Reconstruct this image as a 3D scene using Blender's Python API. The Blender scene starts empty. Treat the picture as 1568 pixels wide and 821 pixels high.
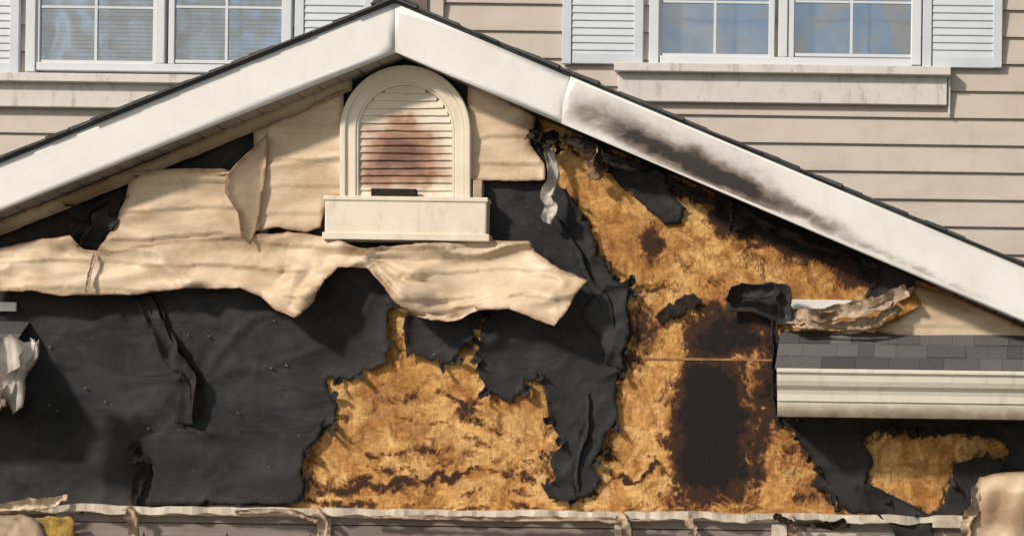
import bpy, math, random
import numpy as np
from mathutils import Vector, Matrix
from mathutils.geometry import delaunay_2d_cdt
random.seed(7); rng=np.random.RandomState(5)
scene=bpy.context.scene
PW,PH=1568.0,821.0
# ---------------------------------------------------------------- camera
F=18.0/7.84; A=math.radians(0.75)
CAM=Vector((3.6,-18.0,1.6)); CEN=Vector((0,0,4.1))
R=Vector((math.cos(A),0,math.sin(A))); U=Vector((-math.sin(A),0,math.cos(A))); FW=Vector((0,1,0))
d0=CEN-CAM
SX=F*d0.dot(R)/18.0; SY=F*d0.dot(U)/18.0
cd=bpy.data.cameras.new("camera"); cam=bpy.data.objects.new("camera",cd); scene.collection.objects.link(cam)
cd.sensor_width=36; cd.lens=36*F; cd.shift_x=SX; cd.shift_y=SY; cd.clip_end=3000
cam.matrix_world=Matrix(((R.x,U.x,0,CAM.x),(R.y,U.y,-1,CAM.y),(R.z,U.z,0,CAM.z),(0,0,0,1)))
scene.camera=cam
def W(px,py,y=0.0):
    px=float(px);py=float(py);y=float(y)
    dep=y-CAM.y
    return CAM+dep*(((px/PW-0.5)+SX)/F*R+((PH/2-py)/PW+SY)/F*U+FW)
def proj(X,Y,Z):
    dx,dy,dz=X-CAM.x,Y-CAM.y,Z-CAM.z
    return PW*(0.5+F*(dx*R.x+dz*R.z)/dy-SX), PH/2-PW*(F*(dx*U.x+dz*U.z)/dy-SY)
# ---------------------------------------------------------------- numpy noise
def vn(x,y,seed=0):
    xi=np.floor(x).astype(np.int64); yi=np.floor(y).astype(np.int64); xf=x-xi; yf=y-yi
    u=xf*xf*(3-2*xf); v=yf*yf*(3-2*yf)
    def h(a,b):
        n=(a*374761393+b*668265263+seed*974634777)&0x7fffffff
        n=((n^(n>>13))*1274126177)&0x7fffffff
        return ((n^(n>>16))&0xffff)/65535.0
    return (h(xi,yi)*(1-u)+h(xi+1,yi)*u)*(1-v)+(h(xi,yi+1)*(1-u)+h(xi+1,yi+1)*u)*v
def fbm(x,y,seed=0,o=4):
    s=0;a=0.5;t=0
    for i in range(o):
        s=s+a*vn(x*2**i,y*2**i,seed+i*17); t+=a; a*=0.5
    return s/t
def fn(x,y=0.0,seed=0,o=3): return float(fbm(np.array([float(x)]),np.array([float(y)]),int(seed),o)[0])-0.5
# ---------------------------------------------------------------- house parent
house=bpy.data.objects.new("fire_damaged_house",None); scene.collection.objects.link(house)
def link(me,name,mat=None,parent=house,smooth=False):
    ob=bpy.data.objects.new(name,me); scene.collection.objects.link(ob)
    if parent: ob.parent=parent
    if mat: me.materials.append(mat)
    if smooth: me.polygons.foreach_set("use_smooth",[True]*len(me.polygons))
    return ob
def meshobj(name,vs,fs,mat,parent=house,smooth=False):
    me=bpy.data.meshes.new(name); me.from_pydata([tuple(v) for v in vs],[],fs); me.update()
    return link(me,name,mat,parent,smooth)
# ---------------------------------------------------------------- materials
def base(name):
    m=bpy.data.materials.new(name); m.use_nodes=True; nt=m.node_tree
    return m,nt,nt.nodes,nt.links,nt.nodes["Principled BSDF"]
def rgb(c): return (c[0],c[1],c[2],1)
class NB:
    def __init__(s,nt): s.nt=nt; s.tc=nt.nodes.new("ShaderNodeTexCoord")
    def noise(s,scale,stretch=(1,1,1),detail=6,rough=0.6,dist=0.0,off=(0,0,0)):
        mp=s.nt.nodes.new("ShaderNodeMapping"); mp.inputs["Scale"].default_value=stretch; mp.inputs["Location"].default_value=off
        s.nt.links.new(s.tc.outputs["Object"],mp.inputs[0])
        n=s.nt.nodes.new("ShaderNodeTexNoise"); n.inputs["Scale"].default_value=scale; n.inputs["Detail"].default_value=detail
        n.inputs["Roughness"].default_value=rough; n.inputs["Distortion"].default_value=dist
        s.nt.links.new(mp.outputs[0],n.inputs["Vector"]); return n.outputs["Fac"]
    def mr(s,v,a,b,c=0.0,d=1.0,smooth=True):
        n=s.nt.nodes.new("ShaderNodeMapRange"); n.interpolation_type='SMOOTHSTEP' if smooth else 'LINEAR'
        s.nt.links.new(v,n.inputs[0])
        for i,x in zip((1,2,3,4),(a,b,c,d)): n.inputs[i].default_value=x
        return n.outputs[0]
    def math(s,op,a,b):
        n=s.nt.nodes.new("ShaderNodeMath"); n.operation=op
        for i,x in enumerate((a,b)):
            if isinstance(x,(int,float)): n.inputs[i].default_value=x
            else: s.nt.links.new(x,n.inputs[i])
        return n.outputs[0]
    def mix(s,f,a,b,mode='MIX'):
        n=s.nt.nodes.new("ShaderNodeMix"); n.data_type='RGBA'; n.blend_type=mode
        for i,x in ((0,f),(6,a),(7,b)):
            if isinstance(x,(int,float)): n.inputs[i].default_value=x
            elif isinstance(x,tuple): n.inputs[i].default_value=rgb(x)
            else: s.nt.links.new(x,n.inputs[i])
        return n.outputs[2]
    def attr(s,name,out="Fac"):
        n=s.nt.nodes.new("ShaderNodeAttribute"); n.attribute_name=name; return n.outputs[out]
    def bump(s,h,strength,dist,prev=None):
        n=s.nt.nodes.new("ShaderNodeBump"); n.inputs["Strength"].default_value=strength; n.inputs["Distance"].default_value=dist
        s.nt.links.new(h,n.inputs["Height"])
        if prev is not None: s.nt.links.new(prev,n.inputs["Normal"])
        return n.outputs[0]
def M(name,c1,c2,scale=3,stretch=(1,1,1),rough=0.5,bs=40,bstr=0.2,bd=0.004,soot=None,soot2=None,edge=None,grime=0.0,spec=0.4,tone=None):
    m,nt,N,L,p=base(name); b=NB(nt)
    n1=b.noise(scale,stretch); col=b.mix(b.mr(n1,0.3,0.7),c1,c2)
    if tone: col=b.mix(b.mr(b.noise(1.6,(1,1,2.2),5,0.6,0.6,off=(6,6,6)),0.42,0.68,0,0.75),col,tone)
    if grime>0:
        g=b.noise(9,(1,1,0.35),8,0.7,off=(3,1,2)); col=b.mix(b.mr(g,0.5,0.75,0,grime),col,(0.16,0.12,0.085))
    if edge:
        e=b.attr("edge"); en=b.noise(14,detail=5,off=(5,5,5))
        col=b.mix(b.mr(b.math('MULTIPLY',e,b.math('ADD',en,0.35)),0.15,0.95,0,0.85),col,edge)
    if soot:
        s=b.attr("soot"); sn=b.noise(7,(1,1,1.6),8,0.7,0.4,off=(9,2,1))
        v=b.math('MULTIPLY',s,b.math('ADD',b.math('MULTIPLY',sn,1.3),0.35))
        col=b.mix(b.mr(v,0.05,0.7,0,0.92),col,soot)
        if soot2: col=b.mix(b.mr(v,0.55,1.2),col,soot2)
    L.new(col,p.inputs["Base Color"]); p.inputs["Roughness"].default_value=rough
    p.inputs["Specular IOR Level"].default_value=spec
    if bstr>0: L.new(b.bump(b.noise(bs,stretch,8,0.65),bstr,bd),p.inputs["Normal"])
    return m
m_vinyl=M("melted_beige_vinyl",(0.62,0.48,0.335),(0.71,0.575,0.425),2.5,(1,1,2),0.48,7,0.4,0.014,soot=(0.26,0.15,0.08),soot2=(0.03,0.022,0.018),edge=(0.24,0.13,0.065),grime=0.26,tone=(0.46,0.32,0.20))
m_white=M("white_trim_metal",(0.76,0.75,0.74),(0.83,0.825,0.82),1.5,(1,1,1),0.45,60,0.05,0.002,soot=(0.19,0.145,0.115),soot2=(0.030,0.022,0.018),grime=0.08)
m_frame=M("window_frame_vinyl",(0.64,0.67,0.72),(0.69,0.72,0.76),2,rough=0.4,bstr=0.03)
m_shut=M("shutter_paint",(0.57,0.62,0.69),(0.62,0.67,0.73),3,rough=0.5,bstr=0.05,grime=0.06)
m_sill=M("peeling_sill_paint",(0.64,0.61,0.58),(0.70,0.67,0.64),6,rough=0.6,bstr=0.2,grime=0.6)
m_wall=M("beige_grey_siding",(0.53,0.465,0.415),(0.58,0.515,0.465),0.7,(0.6,1,2),0.55,90,0.08,0.001,grime=0.14,tone=(0.50,0.43,0.38))
m_vent=M("gable_vent_plastic",(0.74,0.66,0.54),(0.82,0.75,0.64),3,rough=0.45,bstr=0.1,soot=(0.33,0.15,0.085),soot2=(0.13,0.058,0.036),grime=0.3,edge=(0.4,0.25,0.12))
m_soff=M("soffit_aluminium",(0.34,0.30,0.26),(0.44,0.39,0.34),4,rough=0.5,bstr=0.1,soot=(0.03,0.025,0.02),soot2=(0.008,0.007,0.006),grime=0.5)
m_char=M("charred_debris",(0.012,0.011,0.011),(0.04,0.028,0.022),12,rough=0.8,bs=50,bstr=0.9,bd=0.01,spec=0.2)
m_brownburn=M("scorched_strip",(0.10,0.055,0.03),(0.36,0.22,0.12),9,rough=0.6,bs=30,bstr=0.5,bd=0.006)
m_grayv=M("sooty_melted_vinyl",(0.62,0.60,0.56),(0.36,0.32,0.29),7,rough=0.55,bs=25,bstr=0.4,bd=0.006,edge=(0.12,0.08,0.06),grime=0.6)
m_tanv=M("crumpled_tan_vinyl",(0.50,0.38,0.27),(0.28,0.19,0.125),8,rough=0.55,bs=25,bstr=0.4,bd=0.006,edge=(0.10,0.06,0.04),grime=0.7)
m_door=M("garage_door_panel",(0.16,0.125,0.11),(0.24,0.20,0.185),1.2,rough=0.55,bstr=0.1,grime=0.5)
m_conc=M("driveway_concrete",(0.36,0.34,0.32),(0.42,0.40,0.38),1.5,rough=0.85,bstr=0.3)
m_grass=M("lawn_grass",(0.045,0.08,0.02),(0.07,0.11,0.035),3,rough=0.9,bstr=0.8,bd=0.03)
m_ins=M("yellow_insulation",(0.55,0.36,0.08),(0.30,0.18,0.05),14,rough=0.9,bs=40,bstr=0.9,bd=0.02,grime=0.8)
m_curt_refl=M("curtain_painted_reflection",(0.66,0.52,0.34),(0.25,0.29,0.33),1.5,(1,1,0.9),rough=0.9,bstr=0.1)  # yellow and blue-grey patches paint the pane's cloudy sky reflection onto the curtain
m_blind=M("window_blind",(0.26,0.33,0.37),(0.38,0.44,0.46),0.9,rough=0.6,bstr=0.0)
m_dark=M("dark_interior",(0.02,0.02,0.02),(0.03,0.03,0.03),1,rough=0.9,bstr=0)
def felt():
    m,nt,N,L,p=base("black_building_paper"); b=NB(nt)
    n=b.noise(2.2,(1,1,1.5),7,0.65); col=b.mix(b.mr(n,0.35,0.7),(0.016,0.0165,0.019),(0.038,0.038,0.041))
    n2=b.noise(1.2,(1,1,1),4,0.6,off=(7,3,3)); col=b.mix(b.mr(n2,0.50,0.72,0,0.75),col,(0.028,0.020,0.016))
    n3=b.noise(6,(1,1,1),8,0.75,1.0,off=(2,8,3)); col=b.mix(b.mr(n3,0.58,0.72,0,0.5),col,(0.068,0.060,0.055))
    n4=b.noise(26,(1,1,1),4,0.7,off=(2,1,3)); col=b.mix(b.mr(n4,0.63,0.70,0,0.4),col,(0.10,0.08,0.062))
    e=b.attr("edge"); col=b.mix(b.mr(e,0.3,1.0,0,0.6),col,(0.010,0.009,0.009))
    L.new(col,p.inputs["Base Color"]); p.inputs["Roughness"].default_value=0.75; p.inputs["Specular IOR Level"].default_value=0.25
    w=b.bump(b.noise(1.8,(0.8,1,1.8),3,0.5,1.6),0.6,0.04); w=b.bump(b.noise(18,(1,1,1.2),5,0.7,0.5),0.4,0.007,w); L.new(w,p.inputs["Normal"])
    return m
m_felt=felt()
def osb():
    m,nt,N,L,p=base("burned_osb_sheathing"); b=NB(nt)
    n=b.noise(5,(1.2,1,0.8),9,0.72,0.8); col=b.mix(b.mr(n,0.36,0.60),(0.34,0.145,0.038),(0.66,0.355,0.110))
    n3=b.noise(2.6,(1,1,1),7,0.68,0.8,off=(4,4,8)); col=b.mix(b.mr(n3,0.48,0.59,0,0.8),col,(0.80,0.50,0.20))
    n4=b.noise(30,(1,1,0.35),6,0.75,off=(2,2,1)); col=b.mix(b.mr(n4,0.48,0.66,0,0.55),col,(0.28,0.12,0.04))
    n5=b.noise(1.5,(1,1,1),8,0.7,0.6,off=(14,4,5)); col=b.mix(b.mr(n5,0.50,0.64,0,0.62),col,(0.27,0.105,0.032))
    n7=b.noise(3.5,(2.2,1,0.6),9,0.75,0.6,off=(4,14,5)); col=b.mix(b.mr(n7,0.57,0.66,0,0.6),col,(0.15,0.058,0.022))
    n6=b.noise(4.5,(1,1,2.2),10,0.75,1.6,off=(1,9,7)); r6=b.math('ABSOLUTE',b.math('SUBTRACT',n6,0.5),0.0); col=b.mix(b.mr(r6,0.0,0.016,0.55,0.0),col,(0.12,0.045,0.014))
    mp=N.new("ShaderNodeMapping"); mp.inputs["Scale"].default_value=(28,28,50); mp.inputs["Rotation"].default_value=(0,0.4,0)
    L.new(b.tc.outputs["Object"],mp.inputs[0]); vo=N.new("ShaderNodeTexVoronoi"); vo.inputs["Scale"].default_value=1.0; L.new(mp.outputs[0],vo.inputs["Vector"])
    sep=N.new("ShaderNodeSeparateColor"); L.new(vo.outputs["Color"],sep.inputs[0])
    fl=b.mr(sep.outputs[0],0,1,0.80,1.15,False); cb=N.new("ShaderNodeCombineColor"); [L.new(fl,cb.inputs[i]) for i in range(3)]
    col=b.mix(1.0,col,cb.outputs[0],'MULTIPLY')
    s=b.attr("soot"); sn=b.noise(6,(1,1,0.9),12,0.8,1.0,off=(3,3,3)); s2=b.noise(34,(1,1,0.7),6,0.8,0.4,off=(5,1,3))
    v=b.math('ADD',s,b.math('ADD',b.math('MULTIPLY',b.math('SUBTRACT',sn,0.5),2.0),b.math('MULTIPLY',b.math('SUBTRACT',s2,0.5),0.9)))
    col=b.mix(b.mr(v,0.24,0.42,0,0.85),col,(0.165,0.060,0.018)); col=b.mix(b.mr(v,0.44,0.54,0,0.95),col,(0.036,0.017,0.012)); col=b.mix(b.mr(v,0.75,0.95),col,(0.012,0.009,0.0085))
    L.new(col,p.inputs["Base Color"]); p.inputs["Roughness"].default_value=0.75; p.inputs["Specular IOR Level"].default_value=0.2
    w=b.bump(b.noise(9,(1,1,0.7),8,0.7,0.5),0.6,0.014); w=b.bump(v,0.3,0.01,w); L.new(b.bump(sep.outputs[1],0.25,0.002,w),p.inputs["Normal"])
    return m
m_osb=osb()
def shingle():
    m,nt,N,L,p=base("asphalt_shingle"); b=NB(nt)
    col=b.mix(b.attr("shade"),(0.045,0.045,0.05),(0.13,0.125,0.125)); n=b.noise(120,detail=3)
    col=b.mix(b.mr(n,0.5,0.7,0,0.4),col,(0.20,0.19,0.18)); L.new(col,p.inputs["Base Color"]); p.inputs["Roughness"].default_value=0.9
    L.new(b.bump(b.noise(150,detail=3),0.5,0.003),p.inputs["Normal"]); return m
m_shin=shingle()
def glassm():
    m,nt,N,L,p=base("window_glass"); N.remove(p); out=N["Material Output"]
    t=N.new("ShaderNodeBsdfTransparent"); t.inputs[0].default_value=(0.85,0.89,0.92,1); g=N.new("ShaderNodeBsdfGlossy"); g.inputs["Roughness"].default_value=0.02; g.inputs["Color"].default_value=(0.9,0.93,0.96,1)
    b=NB(nt); L.new(b.bump(b.noise(1.6,detail=2),0.35,0.05),g.inputs["Normal"])
    mx=N.new("ShaderNodeMixShader"); mx.inputs[0].default_value=0.28; L.new(t.outputs[0],mx.inputs[1]); L.new(g.outputs[0],mx.inputs[2]); L.new(mx.outputs[0],out.inputs[0]); return m
m_glass=glassm()
# ---------------------------------------------------------------- geometry helpers
def boxes(name,lst,mat,bev=0.004,parent=house):
    vs=[];fs=[]
    for (x0,x1,y0,y1,z0,z1) in lst:
        k=len(vs); vs+=[(x0,y0,z0),(x1,y0,z0),(x1,y1,z0),(x0,y1,z0),(x0,y0,z1),(x1,y0,z1),(x1,y1,z1),(x0,y1,z1)]
        fs+=[(k,k+3,k+2,k+1),(k+4,k+5,k+6,k+7),(k,k+1,k+5,k+4),(k+1,k+2,k+6,k+5),(k+2,k+3,k+7,k+6),(k+3,k,k+4,k+7)]
    ob=meshobj(name,vs,fs,mat,parent)
    if bev>0:
        bm=ob.modifiers.new("b",'BEVEL'); bm.width=bev; bm.segments=2; bm.limit_method='ANGLE'
    return ob
def pb(x0,x1,py0,py1,yf,yb):
    c=W((x0+x1)/2,(py0+py1)/2,yf); s=(yf-CAM.y)/F/PW
    w=(x1-x0)*s/2; h=(py1-py0)*s/2
    return (c.x-w,c.x+w,yf,yb,c.z-h,c.z+h)
def pxz(p,y0): v=W(p[0],p[1],y0); return (v.x,v.z)
def roughen(pts,amp,seg,seed,spike=0.0):
    out=[];n=len(pts);acc=0
    for i in range(n):
        a=np.array(pts[i]);c=np.array(pts[(i+1)%n]);L=np.linalg.norm(c-a);k=max(1,int(L/seg)); t=(c-a)/max(L,1e-6); nr=np.array((-t[1],t[0]))
        for j in range(k):
            q=a+(c-a)*j/k; s=acc+L*j/k
            o=amp*(fn(s/22.0,seed*3.1,seed,4)*2.2)+amp*0.9*(rng.rand()-0.5)*0.8
            if spike>0 and rng.rand()<0.15: o+=spike*(rng.rand()**1.3)*(1 if rng.rand()<0.6 else -1)
            q=q+nr*o; out.append((float(q[0]),float(q[1])))
        acc+=L
    return out
def edgedist(P,polys):
    D=np.full(len(P),1e9)
    for pl in polys:
        A_=np.array(pl);B_=np.roll(A_,-1,0)
        for a,b_ in zip(A_,B_):
            ab=b_-a; t=np.clip(((P-a)@ab)/max(ab@ab,1e-12),0,1); q=a+t[:,None]*ab
            D=np.minimum(D,np.hypot(*(P-q).T))
    return D
def inside(P,pl):
    A_=np.array(pl);B_=np.roll(A_,-1,0); c=np.zeros(len(P),bool); x,y=P[:,0],P[:,1]
    for (x1,y1),(x2,y2) in zip(A_,B_):
        if y1==y2: continue
        m=((y1>y)!=(y2>y)); c^=m&(x<(x2-x1)*(y-y1)/(y2-y1)+x1)
    return c
def sootval(px,py,blobs,strokes=(),warp=0):
    if warp>0:
        px,py=px+warp*2*(fbm(px/28,py/28,91)-0.5)+warp*(fbm(px/9,py/9,95)-0.5),py+warp*2*(fbm(px/28,py/28,92)-0.5)+warp*(fbm(px/9,py/9,96)-0.5)
    s=np.zeros(len(px))
    for bl in blobs:
        cx,cy,rx,ry,st=bl[:5]; an=math.radians(bl[5]) if len(bl)>5 else 0; pw=bl[6] if len(bl)>6 else 2
        dx=px-cx;dy=py-cy; u=dx*math.cos(an)+dy*math.sin(an); v=-dx*math.sin(an)+dy*math.cos(an)
        s=np.maximum(s,s*0.5+st*np.exp(-(np.abs(u/rx)**pw+np.abs(v/ry)**pw)))
    P=np.stack([px,py],1)
    for (pl,w,st) in strokes:
        D=np.full(len(px),1e9)
        for a,b_ in zip(pl[:-1],pl[1:]):
            a=np.array(a,float);b_=np.array(b_,float);ab=b_-a;t=np.clip(((P-a)@ab)/(ab@ab),0,1);D=np.minimum(D,np.hypot(*(P-(a+t[:,None]*ab)).T))
        s=np.maximum(s,st*(0.35+1.3*fbm(px/30,py/20,44))*np.exp(-(D/w)**2))
    return s
def sheet(name,pts,y0,mat,step=6,stepz=None,amp=0.0,seg=6,holes=(),disp=None,thick=0.004,soot=(),strokes=(),seed=1,smooth=True,edgew=0.04,warp=0,spike=0.0):
    S=0.005; stepz=stepz or step
    outl=roughen(pts,amp,seg,seed,spike) if amp>0 else pts
    hs=[roughen(h,amp,seg,seed+5,spike) if amp>0 else h for h in holes]
    polys=[[pxz(p,y0) for p in outl]]+[[pxz(p,y0) for p in h] for h in hs]
    A0=np.array(polys[0]); x0,z0=A0.min(0); x1,z1=A0.max(0)
    gx=np.arange(x0+step*S/2,x1,step*S); gz=np.arange(z0+stepz*S/2,z1,stepz*S)
    GX,GZ=np.meshgrid(gx,gz); G=np.stack([GX.ravel(),GZ.ravel()],1)
    G=G+ (rng.rand(*G.shape)-0.5)*np.array([step,stepz])*S*0.25
    k=inside(G,polys[0])
    for h in polys[1:]: k&=~inside(G,h)
    G=G[k]; D=edgedist(G,polys); G=G[D>min(step,stepz)*S*0.45]
    vs=[];es=[]
    for pl in polys:
        b0=len(vs); vs+=[Vector(p) for p in pl]; es+=[(b0+i,b0+(i+1)%len(pl)) for i in range(len(pl))]
    vs+=[Vector((float(p[0]),float(p[1]))) for p in G]
    co,_,fs,_,_,_=delaunay_2d_cdt(vs,es,[],0,1e-6)
    C=np.array([tuple(v) for v in co]); Fc=np.array([list(f) for f in fs]); cen=C[Fc].mean(1)
    k=inside(cen,polys[0])
    for h in polys[1:]: k&=~inside(cen,h)
    Fc=Fc[k]; used=np.unique(Fc); rm=-np.ones(len(C),int); rm[used]=np.arange(len(used)); C=C[used]; Fc=rm[Fc]
    a,b_,c=C[Fc[:,0]],C[Fc[:,1]],C[Fc[:,2]]; cr=(b_[:,0]-a[:,0])*(c[:,1]-a[:,1])-(b_[:,1]-a[:,1])*(c[:,0]-a[:,0])
    Fc[cr<0]=Fc[cr<0][:,::-1]
    X,Z=C[:,0],C[:,1]; Y=np.full(len(X),float(y0)); D=edgedist(C,polys)
    px,py=proj(X,Y,Z); so=sootval(px,py,soot,strokes,warp)
    if disp:
        r=disp(X,Z,D,px,py)
        if isinstance(r,tuple): X=X+r[0];Y=Y+r[1];Z=Z+r[2]
        else: Y=Y+r
    me=bpy.data.meshes.new(name); me.from_pydata(np.stack([X,Y,Z],1).tolist(),[],Fc.tolist()); me.update()
    at=me.attributes.new("soot",'FLOAT','POINT'); at.data.foreach_set("value",so.astype(np.float32))
    at=me.attributes.new("edge",'FLOAT','POINT'); at.data.foreach_set("value",np.exp(-D/edgew).astype(np.float32))
    ob=link(me,name,mat,house,smooth)
    if thick>0:
        sm=ob.modifiers.new("s",'SOLIDIFY'); sm.thickness=thick; sm.offset=-1
    return ob
def ribbon_geo(path,width,twist=1.0,crump=0.02,n=60,across=6,seed=1,taper=0.0):
    P=[W(*p) for p in path]; m=len(P)
    def cr(t):
        i=min(int(t),m-2);f=t-i; p0=P[max(i-1,0)];p1=P[i];p2=P[i+1];p3=P[min(i+2,m-1)]
        return 0.5*((2*p1)+(p2-p0)*f+(2*p0-5*p1+4*p2-p3)*f*f+(3*p1-p0-3*p2+p3)*f**3)
    vs=[];fs=[]
    for i in range(n+1):
        t=(m-1)*i/n; c=cr(t); tan=(cr(min(t+0.05,m-1))-cr(max(t-0.05,0))).normalized()
        side=tan.cross(Vector((0,-1,0))).normalized(); out=Vector((0,-1,0))
        a=twist*fn(i/n*3.0,seed,seed,3)*5; w=width*0.005*(0.75+0.9*fn(i/n*5,seed+3,seed+2)+0.25*math.sin(math.pi*i/n))*(1-taper*i/n)
        for j in range(across+1):
            v=(j/across-0.5); bend=(abs(v)*2)**2*0.3
            p=c+(side*math.cos(a)+out*math.sin(a))*w*v+(out*math.cos(a)-side*math.sin(a))*w*bend
            p=p+Vector((fn(i*0.3,j*0.5,seed+7),fn(i*0.3,j*0.5,seed+8)*1.2,fn(i*0.3,j*0.5,seed+9)))*crump*2
            vs.append(p)
    for i in range(n):
        for j in range(across):
            k=i*(across+1)+j; fs.append((k,k+1,k+across+2,k+across+1))
    return vs,fs
def ribbon(name,path,width,mat,twist=1.0,crump=0.02,n=60,across=6,seed=1,thick=0.003):
    vs,fs=ribbon_geo(path,width,twist,crump,n,across,seed)
    ob=meshobj(name,vs,fs,mat,house,True); sm=ob.modifiers.new("s",'SOLIDIFY'); sm.thickness=thick
    at=ob.data.attributes.new("edge",'FLOAT','POINT'); at.data.foreach_set("value",[ (1.0 if (i%(across+1) in (0,across)) else 0.15) for i in range(len(vs))])
    return ob
# ---------------------------------------------------------------- displacement recipes
LAP=0.205
def lapf(warp,fold,off=0.0,seed=1,outw=0.0,rip=0.0):
    def f(X,Z,D,px,py):
        zz=Z+warp*(fbm(X*0.9,Z*0.5,seed)-0.5)+off; fr=zz/LAP-np.floor(zz/LAP)
        soft=0.35+0.65*np.clip(fbm(X*1.1,Z*1.1,seed+9)*2-0.5,0,1)
        y=-0.022*soft*(1-fr)**1.2
        y=y-fold*(fbm(X*1.1,Z*2.4,seed+2,3)-0.35)*2.2-0.25*fold*(fbm(X*4,Z*5,seed+4)-0.5)
        r=1-np.abs(fbm(X*0.8+Z*0.4,Z*2.2-X*0.35,seed+12,3)-0.5)*7
        y=y-rip*np.clip(r,0,1)**2
        cur=np.exp(-D/0.03)*(fbm(X*2.5,Z*2.5,seed+6)-0.35)*0.12*outw
        return y-cur
    return f
def feltf(curl=0.05,wr=0.014,seed=3):
    def f(X,Z,D,px,py):
        r=1-np.abs(fbm(X*0.9+Z*0.8,Z*2.2,seed)-0.5)*5
        r2=1-np.abs(fbm(X*1.6-Z*1.2,Z*1.3,seed+8)-0.5)*6
        m=np.clip(fbm(X*0.9,Z*0.9,seed+11)*2.4-0.8,0,1)
        y=-wr*np.clip(r,0,1)**3*m-wr*0.7*fbm(X*2.4,Z*3,seed+1)-wr*1.3*np.clip(r2,0,1)**4*(1-m)
        return y-curl*np.exp(-D/0.035)*np.clip(fbm(X*2.2,Z*2.2,seed+2)-0.3,0,1)*1.6
    return f
# ================================================================ SHEATHING
pA=[(-60,330),(560,92),(640,92),(815,170),(835,205),(842,245),(838,283),(868,292),(885,320),(905,350),(916,385),(930,410),(945,432),(966,435),(960,470),(970,510),(955,540),(962,568),(940,575),(946,600),(945,640),(932,665),(918,695),(905,712),(922,735),(905,757),(870,768),(842,764),(832,745),(852,735),(843,705),(862,680),(850,660),(838,620),(829,574),(812,590),(802,600),(775,616),(745,600),(735,572),(732,540),(740,505),(750,478),(741,480),(734,505),(712,530),(693,556),(672,559),(645,545),(626,535),(621,500),(627,478),(600,464),(594,485),(597,545),(588,560),(560,570),(538,582),(500,580),(507,602),(518,622),(510,650),(490,674),(466,686),(464,720),(474,745),(462,768),(440,778),(-60,778)]
pE=[(1186,636),(1900,650),(1900,795),(1440,795),(1275,783),(1284,768),(1262,750),(1236,742),(1256,722),(1240,700),(1225,680),(1214,655),(1190,650)]
hE=[(1318,675),(1345,658),(1400,668),(1460,664),(1510,668),(1549,685),(1538,706),(1500,700),(1460,712),(1456,740),(1446,770),(1420,787),(1388,775),(1350,757),(1322,737),(1337,710)]
OB=[(1088,655,54,108,1.45,0,4),(1075,590,45,40,0.9),(1112,508,70,38,1.0,0,3),(1150,525,30,30,0.7),(1172,610,20,80,0.85),(1150,740,26,44,0.6),
 (1215,362,125,30,1.25,22),(1180,335,80,32,0.95,22),(1125,330,38,40,0.95),(1150,300,60,22,0.9,25),(1300,420,40,26,0.45),(1330,410,24,30,1.0),(985,505,30,50,0.68),(975,555,20,20,0.5),(995,372,24,38,0.7),(1040,400,16,18,0.45),
 (900,225,50,18,0.9,25),(1000,268,55,22,0.9,28),(1060,295,40,16,0.8,25),(715,625,26,20,0.62),(760,655,22,16,0.45),(820,722,30,14,0.5),(935,700,14,38,0.55),(905,742,26,14,0.7),
 (1030,660,20,60,0.5),(1060,765,90,18,0.5),(1215,700,32,62,0.36),(1240,760,36,16,0.45),(850,640,14,44,0.42),(478,715,12,40,0.42),(610,520,14,36,0.42),(743,520,10,40,0.42),
 (1180,480,28,20,0.95),(1080,470,34,14,0.7),(1000,440,40,14,0.35),(1250,440,50,18,0.25),(1180,420,50,24,0.25),(560,745,90,16,0.42),(1165,690,14,60,0.7),(700,700,130,34,0.26),(600,600,60,30,0.2),(1140,390,40,30,0.4),(1100,430,24,30,0.35)]
OS=[([(655,585),(705,615),(760,665),(835,705)],8,0.5),([(490,755),(560,742),(650,735),(730,725),(830,728)],8,0.6),([(560,700),(640,688),(720,695),(790,722)],7,0.45),
 ([(520,640),(570,620),(640,600)],9,0.4),([(880,745),(960,735),(1005,712)],5,0.7),([(990,700),(1040,745),(1120,760)],6,0.5),([(1090,300),(1085,480)],2.5,0.42),([(600,640),(690,650),(760,700)],6,0.35),
 ([(570,720),(620,722),(690,712)],6,0.45),([(870,300),(900,350),(955,440)],5,0.5),([(960,480),(1010,480)],6,0.5),([(620,745),(720,760),(830,752)],5,0.4),
 ([(960,570),(945,640),(910,715)],6,0.5),([(1145,560),(1150,640),(1135,760)],7,0.8),([(1190,650),(1235,690),(1255,730),(1280,775)],6,0.5),
 (pA[7:67],4,0.38),(hE+hE[:1],4.5,0.45),(pE[4:],5,0.45),([(470,772),(800,780),(1130,785)],6,0.5),([(1178,470),(1180,560),(1192,650)],8,0.9)]
wall_poly=[(605,70),(1900,628),(1900,800),(-300,780),(-300,436)]
sheet("osb_sheathing_base",wall_poly,0.008,m_osb,step=30,thick=0.02)
sheet("osb_sheathing",[(450,470),(800,420),(800,180),(860,190),(1400,425),(1600,640),(1600,800),(440,788)],0.0,m_osb,step=4,disp=lambda X,Z,D,px,py:-0.003*fbm(X*5,Z*5,2)-0.010*np.clip(fbm(X*1.4,Z*1.2,9)-0.4,0,1),thick=0,soot=OB,strokes=OS,warp=16)
boxes("sheathing_seam_flashing",[pb(985,1182,548.5,552,-0.010,-0.004)],M("scorched_seam",(0.16,0.07,0.025),(0.50,0.25,0.09),7,(1,1,1),rough=0.7,grime=0.8),0.001)
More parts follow.
